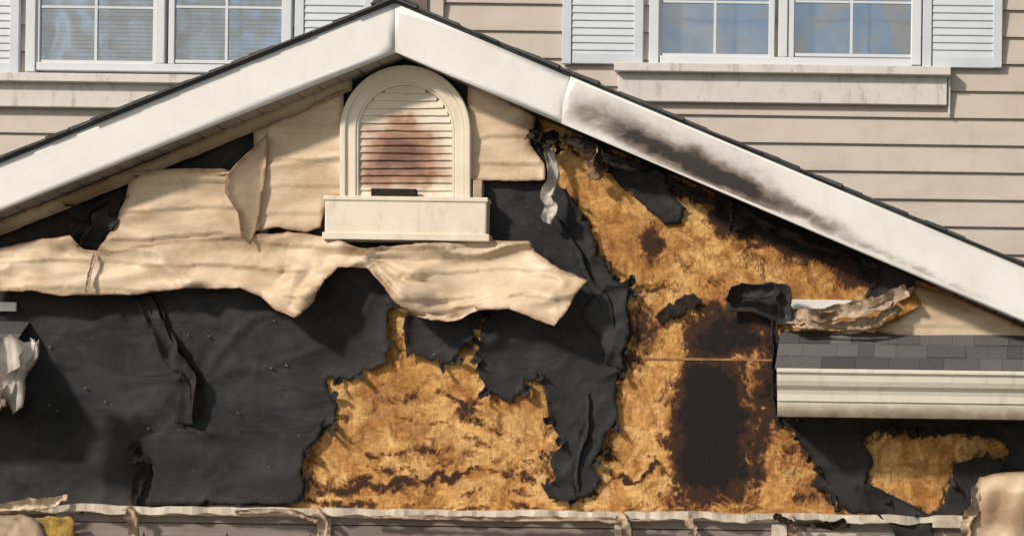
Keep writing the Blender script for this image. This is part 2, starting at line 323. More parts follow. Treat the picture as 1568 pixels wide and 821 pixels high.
# ================================================================ FELT
sheet("building_paper",pA,-0.012,m_felt,step=6,amp=3.0,seg=5,disp=feltf(0.07,0.018),seed=4,thick=0.003,spike=14)
sheet("building_paper_lap",[(212,672),(260,655),(330,662),(452,650),(500,640),(488,676),(468,690),(462,722),(468,742),(458,770),(226,774),(236,725),(222,700)],-0.040,m_felt,step=7,amp=2.5,seg=7,disp=feltf(0.04,0.012,21),seed=9,thick=0.003,spike=6)
sheet("building_paper_scrap",[(905,228),(1000,262),(1034,276),(1022,292),(1052,320),(1044,344),(1018,345),(988,318),(955,290),(925,262)],-0.02,m_felt,step=5,amp=3.5,seg=6,disp=feltf(0.09,0.02,31),seed=11,spike=8)
sheet("building_paper_scrap_b",[(1250,358),(1410,428),(1395,442),(1362,456),(1322,462),(1342,430),(1318,402),(1280,385)],-0.02,m_felt,step=6,amp=3.5,seg=6,disp=feltf(0.06,0.02,41),seed=12,spike=8)
sheet("building_paper_scrap_c",[(1120,440),(1190,436),(1206,450),(1202,500),(1185,492),(1150,478),(1110,480),(1116,455)],-0.035,m_felt,step=5,amp=2.5,seg=6,disp=feltf(0.10,0.03,51),seed=13)
sheet("building_paper_scrap_d",[(1002,486),(1030,462),(1062,450),(1076,462),(1045,486),(1012,498)],-0.015,m_char,step=4,amp=3,seg=4,disp=feltf(0.03,0.02,61),seed=14,spike=9)
sheet("building_paper_scrap_e",[(1112,305),(1135,312),(1215,345),(1200,352),(1150,345),(1128,360),(1118,340)],-0.015,m_char,step=4,amp=3,seg=4,disp=feltf(0.07,0.02,63),seed=34,spike=9)
sheet("building_paper_fold",[(890,480),(915,445),(945,432),(962,437),(960,470),(966,512),(952,545),(956,568),(935,560),(915,515)],-0.04,m_felt,step=5,amp=3,seg=5,disp=feltf(0.05,0.03,71),seed=15,spike=7)
ribbon("building_paper_crease",[(850,335,-0.03),(880,380,-0.045),(900,430,-0.045),(930,470,-0.045),(935,560,-0.035)],16,m_felt,0.35,0.008,seed=91,n=60)
ribbon("building_paper_crease",[(900,600,-0.02),(895,660,-0.035),(880,720,-0.03),(885,760,-0.02)],12,m_felt,0.35,0.008,seed=92,n=60)
sheet("building_paper_lower",pE,-0.012,m_felt,step=7,amp=3.8,seg=5,holes=[hE],disp=feltf(0.05,0.016,81),seed=16,spike=12)
sheet("building_paper_flap",[(1305,745),(1330,740),(1400,775),(1428,795),(1430,850),(1385,850),(1360,800),(1318,770)],-0.06,m_felt,step=6,amp=3,seg=6,disp=feltf(0.05,0.03,91),seed=17)
# small curled torn tongues along the paper edge (one mesh)
vs=[];fs=[];ee=[]
rr=random.Random(12)
edges=[pA[7:67],hE+hE[:1],pE[5:]]
for pl in edges:
    for a,b_ in zip(pl[:-1],pl[1:]):
        L=math.dist(a,b_)
        for q in range(max(1,int(L/26))):
            if rr.random()<0.35: continue
            t=rr.random(); x=a[0]+(b_[0]-a[0])*t; y=a[1]+(b_[1]-a[1])*t; nx=(b_[1]-a[1])/L; ny=-(b_[0]-a[0])/L
            ang=rr.uniform(-0.9,0.9); dx_=nx*math.cos(ang)-ny*math.sin(ang); dy_=nx*math.sin(ang)+ny*math.cos(ang); l=rr.uniform(6,17)
            o=-4
            g=ribbon_geo([(x+dx_*o,y+dy_*o,-0.03),(x+dx_*l*0.45,y+dy_*l*0.45,-0.045),(x+dx_*l*0.8,y+dy_*l*0.8,-0.06-rr.random()*0.03),(x+dx_*l*0.7+rr.uniform(-3,3),y+dy_*l*0.7+rr.uniform(-3,3),-0.09-rr.random()*0.03)],rr.uniform(8,17),0.5,0.006,10,3,rr.randint(1,900),0.7)
            k=len(vs); vs+=g[0]; fs+=[tuple(i+k for i in f) for f in g[1]]; ee+=[0.35]*len(g[0])
ob=meshobj("building_paper_torn_edges",vs,fs,m_felt,house,True); at=ob.data.attributes.new("edge",'FLOAT','POINT'); at.data.foreach_set("value",ee); ob.modifiers.new("s",'SOLIDIFY').thickness=0.002
ribbon("burned_strap",[(218,452,-0.05),(240,500,-0.06),(268,545,-0.07),(290,580,-0.06),(285,650,-0.04)],30,m_felt,0.4,0.01,seed=5)
ribbon("burned_strap",[(232,455,-0.03),(262,520,-0.04),(300,590,-0.04),(300,640,-0.03)],20,m_char,0.5,0.012,seed=6)
ribbon("burned_tear",[(208,676,-0.04),(204,700,-0.05),(222,706,-0.06),(212,735,-0.05),(208,774,-0.04)],16,m_char,0.8,0.012,seed=8)
ribbon("charred_rag",[(95,318,-0.05),(140,325,-0.10),(190,300,-0.08),(200,285,-0.05)],24,m_char,0.9,0.015,seed=11)
ribbon("charred_rag",[(108,355,-0.07),(125,385,-0.10),(150,350,-0.10),(185,315,-0.07)],30,m_felt,0.8,0.015,seed=12)
st=[]
for i in range(26):
    x=random.uniform(20,940); y=random.uniform(470,765)
    if (470<x<850 and y>560): continue
    st.append(pb(x,x+random.uniform(1.5,3),y,y+1.2,-0.050,-0.030))
boxes("paper_staples",st,M("staple_metal",(0.25,0.22,0.2),(0.35,0.33,0.3),5,rough=0.4,bstr=0),0)
# ================================================================ VINYL REMNANTS
VB=[(800,265,40,20,0.35),(560,385,40,14,0.6),(860,440,40,30,0.25),(40,370,50,12,0.35),(590,450,24,34,0.6),(470,470,30,20,0.35),(400,350,40,10,0.35),(850,490,20,14,0.4),(520,420,40,12,0.4),(720,478,60,10,0.35),(300,440,120,6,0.3)]
sheet("gable_siding",[(392,205),(527,140),(530,300),(500,305),(492,350),(470,357),(430,350),(392,356),(386,300)],-0.055,m_vinyl,step=6,stepz=3,amp=1.6,seg=8,disp=lapf(0.05,0.024,0.03,3,0.5,0.018),soot=VB,seed=21)
sheet("gable_siding_b",[(716,128),(770,152),(822,180),(812,222),(835,252),(836,277),(790,279),(716,276)],-0.060,m_vinyl,step=6,stepz=3,amp=1.8,seg=8,disp=lapf(0.07,0.026,0.03,5,0.6,0.018),soot=VB+[(815,210,25,30,0.6)],seed=22)
sheet("gable_siding_c",[(203,283),(225,270),(262,264),(350,262),(366,275),(378,330),(383,372),(310,380),(250,392),(170,412),(138,405),(165,370),(186,325)],-0.07,m_vinyl,step=6,stepz=3,amp=1.8,seg=8,disp=lapf(0.20,0.065,0.0,8,0.9,0.05),soot=VB,seed=23)
pS=[(-40,392),(20,378),(60,368),(112,362),(132,384),(165,388),(250,372),(372,362),(440,356),(500,362),(540,378),(560,384),(620,378),(740,368),(812,370),(820,386),(860,414),(903,432),(888,455),(868,488),(855,505),(820,490),(785,477),(730,478),(682,494),(650,489),(618,470),(592,440),(566,412),(522,412),(506,432),(490,466),(462,491),(432,478),(404,457),(372,443),(300,443),(215,452),(100,455),(50,448),(-40,450)]
def drape(X,Z,D,px,py):
    t=np.clip((py-370)/120,0,1)
    f=0.11*np.sin(px/44.0+2.2*np.sin(px/95)+py/50)*t*np.clip((px-330)/150,0,1)
    h=lapf(0.20,0.055,0.05,12,0.9,0.05)(X,Z,D,px,py)
    ang=np.arctan2(py-395,px-560); bun=0.05*np.abs(np.sin(ang*9+fbm(X*2.5,Z*2.5,4)*5))**0.7*np.exp(-(((px-620)/85)**2+((py-435)/60)**2))
    bun2=0.05*np.abs(np.sin((px+py*0.7)/17+fbm(X*3,Z*3,6)*5))**0.7*np.exp(-(((px-475)/60)**2+((py-445)/45)**2))
    r=1-np.abs(fbm(X*1.7+Z*1.5,Z*3.2-X*0.5,77,3)-0.5)*8; cr=-0.03*np.clip(r,0,1)**1.5*np.clip(t*1.6,0.2,1)
    hem=-0.03*np.sin(D/0.035)*np.exp(-D/0.10)*fbm(X*1.5,Z*1.5,31)*1.6
    return h-0.07*t+f*0.6-bun-bun2+hem+cr
sheet("sagging_siding",pS,-0.11,m_vinyl,step=5,stepz=3.0,amp=2.0,seg=7,disp=drape,soot=VB,seed=24)
ribbon("sagging_siding_seam",[(146,388,-0.18),(138,420,-0.21),(132,448,-0.22)],5,m_tanv,0.1,0.004,seed=14)
ribbon("sagging_siding_hem",[(592,440,-0.19),(618,466,-0.23),(650,485,-0.24),(686,488,-0.24),(730,474,-0.22)],11,m_vinyl,0.6,0.01,seed=17)
fx0=W(345,275,-0.12).x; fx1=W(402,200,-0.12).x
sheet("hanging_siding_flap",[(401,197),(399,240),(394,290),(386,345),(378,372),(366,362),(362,325),(345,295),(346,270),(372,235)],-0.26,m_vinyl,step=4,amp=1.0,seg=8,disp=lambda X,Z,D,px,py:0.18*np.clip((X-fx0)/(fx1-fx0),0,1)**1.3-0.02*fbm(X*6,Z*4,3)-0.02*np.exp(-D/0.02),seed=25)
ribbon("siding_top_hem",[(205,268,-0.10),(262,264,-0.13),(310,266,-0.13),(352,264,-0.13)],7,m_vinyl,0.3,0.006,seed=18)
sheet("rake_j_channel",[(-60,363),(200,261),(400,176),(540,118),(540,140),(398,200),(200,282),(-60,386)],-0.065,m_vinyl,step=8,stepz=5,amp=1.2,seg=9,disp=lambda X,Z,D,px,py:-0.02*fbm(X*2,Z*2,5)-0.015*np.exp(-D/0.015),soot=[(150,300,80,30,0.5,-22),(20,355,60,20,0.4)],seed=26)
ribbon("twisted_vinyl_strip",[(838,225,-0.10),(846,262,-0.13),(838,300,-0.15),(848,318,-0.15),(834,340,-0.13)],24,m_grayv,0.5,0.010,seed=22)
ribbon("charred_soffit_bits",[(812,200,-0.12),(830,222,-0.16),(850,205,-0.12),(858,235,-0.1)],24,m_char,1.2,0.02,seed=23)
ribbon("charred_soffit_bits",[(880,222,-0.12),(905,232,-0.18),(912,262,-0.16),(925,250,-0.1)],22,m_brownburn,0.9,0.015,seed=24)
ribbon("charred_soffit_bits",[(862,212,-0.2),(900,226,-0.22),(935,246,-0.2),(990,262,-0.15)],16,m_char,1.0,0.02,seed=25)
ribbon("charred_soffit_bits",[(1010,270,-0.1),(1060,300,-0.12),(1120,315,-0.1),(1180,350,-0.08)],14,m_char,1.1,0.02,seed=26)
ribbon("charred_soffit_bits",[(1180,345,-0.1),(1240,372,-0.12),(1300,392,-0.1),(1345,415,-0.06)],12,m_char,1.1,0.02,seed=36)
ribbon("charred_soffit_bits",[(1115,305,-0.1),(1122,330,-0.12),(1118,352,-0.06)],10,m_char,1.1,0.02,seed=27)
ribbon("charred_paper_curl",[(1112,462,-0.07),(1130,444,-0.14),(1170,446,-0.17),(1200,448,-0.15),(1203,498,-0.1)],22,m_felt,0.8,0.015,seed=28)
ribbon("charred_edge_post",[(1184,480,-0.05),(1188,540,-0.07),(1188,600,-0.06),(1192,645,-0.05)],12,m_char,0.6,0.012,seed=29)
sheet("gable_siding_d",[(1392,434),(1480,462),(1700,560),(1700,600),(1340,506),(1375,490),(1412,465)],-0.035,m_vinyl,step=7,stepz=3,amp=1.6,seg=8,disp=lapf(0.03,0.014,0.0,33,0.4),soot=[(1440,455,80,14,0.6,22)],seed=27)
ribbon("crumpled_siding",[(1205,492,-0.12),(1260,484,-0.16),(1320,478,-0.18),(1390,446,-0.14)],26,m_tanv,0.8,0.018,seed=41,n=90)
ribbon("crumpled_siding",[(1215,497,-0.18),(1280,496,-0.22),(1340,492,-0.2),(1375,468,-0.14)],20,m_tanv,0.8,0.018,seed=43,n=90)
ribbon("crumpled_siding",[(1235,484,-0.14),(1300,470,-0.13),(1360,462,-0.14),(1400,440,-0.10)],12,m_tanv,0.8,0.015,seed=44,n=80)
boxes("white_backer_strip",[pb(1204,1308,459,473,-0.03,-0.005)],m_white,0.002)
# ================================================================ GABLE VENT
vent=bpy.data.objects.new("gable_vent",None); scene.collection.objects.link(vent); vent.parent=house
def archpts(x0,x1,ytop,ybot,n=36):
    cx=(x0+x1)/2;r=(x1-x0)/2;ys=ytop+r*1.0
    return [(x0,ybot)]+[(cx-r*math.cos(math.pi*i/n),ys-r*math.sin(math.pi*i/n)) for i in range(n+1)]+[(x1,ybot)]
def archring(name,o,i,yf,yb,mat,soot=()):
    n=len(o);vs=[]
    for y in (yf,yb):
        for pl in (o,i):
            for p in pl: v=W(p[0],p[1],yf); vs.append((v.x,y,v.z))
    fs=[]
    for k in range(n-1):
        fs.append((k,n+k,n+k+1,k+1)); fs.append((k,k+1,2*n+k+1,2*n+k)); fs.append((n+k,3*n+k,3*n+k+1,n+k+1))
    fs+= [(0,2*n,3*n,n),(n-1,2*n-1,4*n-1,3*n-1)]
    ob=meshobj(name,vs,fs,mat,vent); bm=ob.modifiers.new("b",'BEVEL'); bm.width=0.008;bm.segments=3;bm.limit_method='ANGLE'
    px,py=proj(np.array([v[0] for v in vs]),np.array([v[1] for v in vs]),np.array([v[2] for v in vs])); at=ob.data.attributes.new("soot",'FLOAT','POINT'); at.data.foreach_set("value",sootval(px,py,soot).astype(np.float32))
    return ob
archring("outer_frame",archpts(520,720,100,306),archpts(529,711,109,306),-0.125,-0.02,m_vent)
archring("middle_frame",archpts(529,711,109,306),archpts(545,696,126,306),-0.105,-0.02,m_vent)
archring("inner_frame",archpts(545,696,126,306),archpts(549,692,130,306),-0.095,-0.02,m_vent)
VS=[(616,236,62,46,1.15),(580,262,30,30,0.75),(650,272,34,24,0.7),(615,188,30,20,0.55)]
vs=[];fs=[];so=[]
y=132
while y<300:
    r=71.5;cx=620.5; ys=130+71.5
    hw=71.5 if y+6>ys else math.sqrt(max(r*r-(ys-(y+5))**2,0))
    if hw>8:
        nn=30;k0=len(vs)
        for j in range(nn+1):
            x=cx-hw+2*hw*j/nn; sag=1.6*fn(x/40,y,3)*2
            for (dy,yy) in ((-0.6,-0.066),(8.6,-0.077),(10.4,-0.080),(11.3,-0.079),(11.6,-0.066)):
                v=W(x,y+dy+sag,yy); vs.append(v); so.append((x,y+dy))
        for j in range(nn):
            for q in range(4):
                k=k0+j*5+q; fs.append((k,k+1,k+6,k+5))
    y+=11.4
lo=meshobj("louvers",vs,fs,m_vent,vent); a=np.array(so); at=lo.data.attributes.new("soot",'FLOAT','POINT'); at.data.foreach_set("value",sootval(a[:,0],a[:,1],VS,(),14).astype(np.float32))
bp=archpts(549,692,130,306); meshobj("backing",[W(p[0],p[1],-0.062) for p in bp],[tuple(range(len(bp)))],M("vent_back",(0.50,0.38,0.28),(0.42,0.30,0.20),5,rough=0.7,bstr=0),vent)
boxes("ledge",[pb(497,745,306,360,-0.17,-0.04)],m_vent,0.012,vent)
boxes("ledge_lip",[pb(493,749,357,368,-0.185,-0.05),pb(495,747,301,308,-0.18,-0.045)],m_vent,0.006,vent)
boxes("latch",[pb(568,637,289,301,-0.16,-0.10)],m_char,0.004,vent)
boxes("ledge_side_trim",[pb(724,738,276,306,-0.12,-0.03)],m_tanv,0.006,vent)
# ================================================================ RAKE + ROOF
YR=-0.35
def ln(p,q,x): return p[1]+(q[1]-p[1])*(x-p[0])/(q[0]-p[0])
o0,oL,oR=(605,5),(0,250),(1568,410); i0,iL,iR=(605,80),(0,322),(1568,493)
XL,XR=-420,1800
topL=ln(o0,oL,XL);topR=ln(o0,oR,XR);botL=ln(i0,iL,XL);botR=ln(i0,iR,XR)
RB=[(1060,246,125,20,1.15,23.5),(1105,274,125,15,1.35,23.5),(985,216,85,14,0.95,23.5),(900,170,42,26,0.5),(960,190,90,30,0.35,23.5),(1230,330,110,12,0.65,23.5),(1400,410,170,6,0.45,23.5),(1120,250,160,40,0.25,23.5)]
sheet("rake_fascia_left",[(605,5),(605,80),(XL,botL),(XL,topL)],YR,m_white,step=14,thick=0.03,soot=[(300,205,400,4,0.2,-22)])
sheet("rake_fascia_right",[(605,5),(872,ln(o0,oR,872)),(866,ln(i0,iR,866)),(605,80)],YR,m_white,step=12,thick=0.03,soot=RB)
sheet("rake_fascia_lower",[(874,ln(o0,oR,874)-1),(XR,topR),(XR,botR),(860,ln(i0,iR,860)),(862,160)],YR-0.006,m_white,step=8,thick=0.03,soot=RB,disp=lambda X,Z,D,px,py:-0.006*fbm(X*2,Z*4,8),warp=8)
def soffit(name,xa,xb,line,sootv,mat,seg=0.16):
    a=W(xa,line(xa),YR);b=W(xb,line(xb),YR);L=(b-a).length;n=int(L/seg);vs=[];fs=[];so=[]
    t=(b-a).normalized(); nrm=Vector((t.z,0,-t.x)); 
    if nrm.z>0: nrm=-nrm
    for i in range(n+1):
        for e,off in ((-0.012,0.0),(0.0,0.012),(0.012,0.0)):
            p=a+t*(L*i/n+e)-nrm*off+nrm*-0.004
            vs+= [(p.x,YR+0.03,p.z),(p.x,0.02,p.z)]; q=proj(np.array([p.x]),np.array([YR]),np.array([p.z])); s=sootv(float(q[0][0])); so+=[s,s]
    m=3*(n+1)
    for i in range(m-1): fs.append((2*i,2*i+1,2*i+3,2*i+2))
    ob=meshobj(name,vs,fs,mat); at=ob.data.attributes.new("soot",'FLOAT','POINT'); at.data.foreach_set("value",so)
soffit("soffit_left",605,XL,lambda x:ln(i0,iL,x)-2,lambda x:0.25,m_soff)
soffit("soffit_right",605,XR,lambda x:ln(i0,iR,x)-2,lambda x:min(1.3,max(0.2,(x-720)/80)) if x<1420 else 0.5,m_soff)
def slab(name,xa,xb,line,seed):
    a=W(xa,line(xa)-1,YR);b=W(xb,line(xb)-1,YR);L=(b-a).length;t=(b-a).normalized();nrm=Vector((-t.z,0,t.x)); 
    if nrm.z<0: nrm=-nrm
    vs=[];fs=[];sh=[]
    def bx(s0,s1,h0,h1,y0,y1,shade,lift=0):
        k=len(vs)
        for yy in (y0,y1):
            for s,h in ((s0,h0),(s1,h0),(s1,h1+lift),(s0,h1)):
                p=a+t*s+nrm*h; vs.append((p.x,yy,p.z)); sh.append(shade)
        fs.extend([(k,k+1,k+2,k+3),(k+4,k+7,k+6,k+5),(k,k+4,k+5,k+1),(k+1,k+5,k+6,k+2),(k+2,k+6,k+7,k+3),(k+3,k+7,k+4,k)])
    bx(0,L,0.0,0.014,YR-0.02,2.0,0.1)
    r=random.Random(seed); s=-0.02
    while s<L:
        w=0.14+0.05*r.random(); yy=YR-0.03-0.02*r.random(); bx(s,s+w+0.01,0.0141,0.024+0.011*r.random(),yy,2.0-0.01*r.random(),r.random()*0.5,0.010*r.random()); s+=w
    ob=meshobj(name,vs,fs,m_shin); at=ob.data.attributes.new("shade",'FLOAT','POINT'); at.data.foreach_set("value",sh)
slab("garage_roof_left",605,XL,lambda x:ln(o0,oL,x),1); slab("garage_roof_right",605,XR,lambda x:ln(o0,oR,x),2)
vs=[];fs=[];sh=[]
ap=W(605,2,YR); 
for i in range(14):
    y0=YR-0.05+i*0.17; y1=y0+0.2; zz=ap.z+0.028+(0.008 if i%2 else 0.0)
    k=len(vs)
    for y_ in (y0,y1):
        for dx,dz in ((-0.17,-0.055),(0,0.018),(0.17,-0.055),(0.17,-0.07),(0,0.0),(-0.17,-0.07)): vs.append((ap.x+dx,y_,zz+dz)); sh.append(random.random()*0.5)
    fs+=[(k,k+1,k+4,k+5),(k+1,k+2,k+3,k+4)]+[(k+j,k+6+j,k+6+(j+1)%6,k+(j+1)%6) for j in range(6)]
ob=meshobj("ridge_cap",vs,fs,m_shin); at=ob.data.attributes.new("shade",'FLOAT','POINT'); at.data.foreach_set("value",sh)
# ================================================================ RETURN ROOFS + GUTTERS
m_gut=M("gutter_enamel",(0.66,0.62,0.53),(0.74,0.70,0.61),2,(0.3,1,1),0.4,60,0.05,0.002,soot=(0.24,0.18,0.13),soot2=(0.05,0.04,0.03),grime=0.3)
def ret(suffix,xa,xb,ps_top,ps_bot,pg_top,pg_bot,endleft):
    x0=W(xa,540,-0.3).x; x1=W(xb,540,-0.3).x
    zt=W(1380,ps_top,0).z; zb=W(1380,ps_bot,-0.46).z
    vs=[];fs=[];sh=[];r=random.Random(3)
    nc=3
    for c in range(nc):
        f0=c/nc;f1=(c+1)/nc+0.03
        s=x0-(0.1*(c%2))
        while s<x1:
            w=0.10+0.22*r.random(); a=max(s,x0);b=min(s+w-0.002,x1); k=len(vs); lift=0.010+0.003*r.random(); shade=r.random()**1.5
            dz=0.006*(r.random()-0.5)
            if b>a:
                for xx in (a,b):
                    for f,h in ((f0,0.0),(f1,lift),(f1,lift-0.009)):
                        vs.append((xx,0.0-0.46*f,zt+(zb-zt)*f+h+(dz if f==f1 else 0))); sh.append(shade)
                fs+=[(k,k+3,k+4,k+1),(k+1,k+4,k+5,k+2),(k,k+1,k+2),(k+3,k+5,k+4)]
            s+=w
    ob=meshobj("return_roof_shingles"+suffix,vs,fs,m_shin); at=ob.data.attributes.new("shade",'FLOAT','POINT'); at.data.foreach_set("value",sh)
    g=W(1380,pg_top,-0.54).z; gb=W(1380,pg_bot,-0.45).z
    prof=[(-0.44,g-0.004),(-0.535,g),(-0.545,g-0.008),(-0.545,g-0.028),(-0.525,g-0.040),(-0.520,g-0.09),(-0.505,g-0.125),(-0.475,g-0.155),(-0.465,g-0.185),(-0.465,g-0.235),(-0.452,g-0.240),(-0.452,gb),(-0.42,gb),(-0.42,g-0.02)]
    n=24;vs=[];fs=[];m=len(prof);so=[]
    for i in range(n+1):
        xx=x0+0.02+(x1-x0-0.02)*i/n
        for (y_,z_) in prof: vs.append((xx,y_+0.006*fn(i*0.4,z_,4),z_+0.008*fn(i*0.25,0,5))); so.append(max(0.1,0.9*math.exp(-(z_-gb)/0.07)))  # mask darkens the gutter colour toward its bottom edge
    for i in range(n):
        for j in range(m): fs.append((i*m+j,i*m+(j+1)%m,(i+1)*m+(j+1)%m,(i+1)*m+j))
    fs.append(tuple(range(m))); fs.append(tuple(n*m+j for j in range(m)))
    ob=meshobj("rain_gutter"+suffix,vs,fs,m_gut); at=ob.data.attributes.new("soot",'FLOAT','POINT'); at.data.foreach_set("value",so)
    boxes("return_soffit"+suffix,[(x0+0.03,x1-0.01,-0.419,-0.02,gb+0.01,gb+0.03)],m_char,0.002)
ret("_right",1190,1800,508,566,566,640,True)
ret("_left",-420,22,508,566,566,640,False)
sheet("gutter_end_melted",[(-20,520),(20,512),(38,525),(62,520),(58,545),(44,570),(40,625),(18,632),(8,610),(-20,612)],-0.60,m_grayv,step=4,amp=1.8,seg=6,disp=lambda X,Z,D,px,py:-0.05*np.sin(px/7.0+Z*3)-0.03*fbm(X*8,Z*4,3),seed=51)
ribbon("gutter_end_melted_strip",[(52,520,-0.62),(30,560,-0.66),(5,600,-0.64),(-6,625,-0.6)],16,m_grayv,0.8,0.015,seed=52)
boxes("left_return_flashing",[pb(-80,24,462,476,-0.06,-0.03)],m_white,0.004)
# ================================================================ LEDGE / HEADER / DOOR
zL=W(784,786,-0.06).z
m_ledge=M("burned_ledge_trim",(0.66,0.60,0.50),(0.40,0.33,0.26),5,(1.0,1,1),0.5,30,0.3,0.004,grime=0.9)
XWL=W(-300,780,0).x; XWR=W(1900,780,0).x
n=300;vs=[];fs=[]
for i in range(n+1):
    xx=XWL+(XWR-XWL)*i/n; w=0.018*fn(i*0.15,0,6)*2; w2=0.026*fn(i*0.33,0,8)*2
    vs+=[(xx,0.0,zL+0.03+w),(xx,-0.085+w2,zL+0.022+w),(xx,-0.09+w2,zL-0.03+w+w2*0.9),(xx,-0.02,zL-0.045+w)]
for i in range(n):
    for j in range(3): k=i*4+j; fs.append((k,k+1,k+5,k+4))
meshobj("header_ledge_trim",vs,fs,m_ledge,smooth=False)
boxes("header_beam",[(XWL,XWR,-0.015,0.10,zL-0.10,zL-0.001)],m_door,0.004)
dx=[W(p,800,0).x for p in (105,488,508,942,966,1182)]
dl=[]
for a,b in ((dx[0],dx[1]),(dx[2],dx[3]),(dx[4],dx[5])):
    for r_ in range(4): 
        z1=zL-0.105-r_*0.5; dl.append((a,b,-0.005,0.06,z1-0.49,z1)); 
        nn=max(1,int((b-a)/0.6))
        for q in range(nn): w=(b-a)/nn; dl.append((a+q*w+0.06,a+(q+1)*w-0.06,-0.018,0.0,z1-0.42,z1-0.07))
boxes("garage_door",dl,m_door,0.006)
boxes("door_jambs",[(dx[1],dx[2],-0.03,0.09,0,zL-0.05),(dx[3],dx[4],-0.03,0.09,0,zL-0.05),(dx[0]-0.12,dx[0],-0.03,0.09,0,zL-0.05),(dx[5],dx[5]+0.12,-0.03,0.09,0,zL-0.05)],m_ledge,0.004)
boxes("lower_wall",[(XWL,dx[0]-0.121,0.0,0.12,0,zL-0.101),(dx[5]+0.121,XWR,0.0,0.12,0,zL-0.101)],m_wall,0.0)
boxes("garage_side_walls",[(XWL,XWL+0.1,0.13,2.0,0,W(XL,botL,0).z+0.2),(XWR-0.1,XWR,0.13,2.0,0,W(XL,botL,0).z+0.2)],m_wall,0.0)
for i,(x,l) in enumerate(((492,30),(955,36),(1060,8),(200,6),(1215,12))):
    ribbon("ledge_drip_vinyl",[(x-8,786+0.013*(x-784),-0.10),(x,798+0.013*(x-784),-0.14),(x+4,810+l*0.3,-0.13),(x,812+l,-0.10)],15,m_tanv,0.7,0.01,seed=60+i,n=30)
ribbon("ledge_debris",[(1185,790,-0.1),(1215,797,-0.14),(1260,800,-0.12),(1300,806,-0.1)],16,m_char,1.0,0.02,seed=70)
ribbon("ledge_debris",[(360,783,-0.11),(430,784,-0.13),(470,790,-0.13),(492,806,-0.12)],9,m_tanv,1.0,0.012,seed=71)
ribbon("ledge_debris",[(560,792,-0.11),(700,793,-0.12),(900,796,-0.12),(1010,797,-0.11)],7,m_tanv,1.0,0.012,seed=72,n=120)
ribbon("ledge_debris",[(-20,778,-0.12),(40,772,-0.18),(80,768,-0.16),(104,762,-0.12)],14,m_vinyl,0.7,0.012,seed=73)
sheet("insulation_scrap",[(55,792),(108,790),(116,800),(110,850),(95,850),(70,812)],-0.11,m_ins,step=4,amp=3,seg=5,disp=lambda X,Z,D,px,py:-0.05*fbm(X*9,Z*9,3),seed=53)
sheet("melted_vinyl_corner",[(-30,790),(40,786),(65,800),(85,850),(-30,850)],-0.10,m_tanv,step=5,amp=2,seg=6,disp=lambda X,Z,D,px,py:-0.10*fbm(X*5,Z*5,4),seed=54)
def lump(X,Z,D,px,py):
    t=np.clip((px-1478)/60,0,1); u=np.clip((py-722)/30,0,1)
    return -0.16*np.sqrt(t)*np.sqrt(u)-0.05*np.sin(px/11.0+py/50+2*fbm(X*3,Z*3,5))*u*0.5-0.06*fbm(X*4,Z*2,7)
sheet("melted_vinyl_drape",[(1474,850),(1490,790),(1488,755),(1500,732),(1530,724),(1580,720),(1660,728),(1690,760),(1700,850)],-0.10,m_vinyl,step=4,amp=1.6,seg=7,disp=lump,seed=55,soot=[(1530,790,60,40,0.6),(1490,740,20,20,0.5)])
ribbon("melted_fold",[(1495,745,-0.24),(1490,775,-0.26),(1482,800,-0.25),(1478,830,-0.22)],18,m_tanv,0.5,0.012,seed=75)
boxes("scorched_ledge_block",[pb(1428,1490,796,808,-0.12,-0.09)],m_ledge,0.003)
# ================================================================ UPPER HOUSE
YB=2.0
SB=(YB-CAM.y)/F/PW
def bpx(x0,x1,p0,p1,yf,yb): return pb(x0,x1,p0,p1,yf,yb)
wins=[(40,447,-190,107),(995,1412,-190,100)]
wr=[]
for (a,b_,t_,c_) in wins:
    q=bpx(a,b_,t_,c_,YB,YB); wr.append((q[0]+0.03,q[1]-0.03,q[4]+0.03,q[5]-0.03))
lap=41.5*SB; zref=W(1400,181,YB).z
x0h=W(-700,0,YB).x;x1h=W(2100,0,YB).x; ztop=W(784,-330,YB).z
vs=[];fs=[]
k=-14
while zref+k*lap<ztop:
    z0=zref+k*lap;z1=z0+lap
    xs=[(x0h,x1h)]
    for (a,b_,c_,d_) in wr:
        if z1>c_ and z0<d_:
            nx=[]
            for (p,q) in xs:
                if a>p and b_<q: nx+=[(p,a),(b_,q)]
                else: nx.append((p,q))
            xs=nx
    for (p,q) in xs:
        b0=len(vs); nseg=16
        for i in range(nseg+1):
            xx=p+(q-p)*i/nseg; w=0.005*fn(xx*0.8,k,5); wz=0.006*fn(xx*0.6,k*3,6)
            vs+=[(xx,YB,z1+wz),(xx,YB-0.026+w,z0+0.012+wz),(xx,YB-0.026+w,z0+0.001+wz),(xx,YB-0.002,z0+wz)]
        for i in range(nseg):
            for j in range(3): m_=b0+i*4+j; fs.append((m_,m_+1,m_+5,m_+4))
    k+=1
meshobj("upper_wall_siding",vs,fs,m_wall)
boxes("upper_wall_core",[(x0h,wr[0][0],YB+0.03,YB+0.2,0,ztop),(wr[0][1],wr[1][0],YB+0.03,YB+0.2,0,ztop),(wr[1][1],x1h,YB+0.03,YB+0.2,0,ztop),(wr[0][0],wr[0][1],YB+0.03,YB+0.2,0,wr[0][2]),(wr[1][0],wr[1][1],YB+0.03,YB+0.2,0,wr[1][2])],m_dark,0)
boxes("upper_eave",[(x0h-0.4,x1h+0.4,YB-0.5,YB+0.3,ztop,ztop+0.2)],m_white,0.01)
meshobj("upper_roof",[(x0h-0.4,YB-0.52,ztop+0.2),(x1h+0.4,YB-0.52,ztop+0.2),(x1h+0.4,YB+5,ztop+2.6),(x0h-0.4,YB+5,ztop+2.6)],[(0,1,2,3)],m_shin)
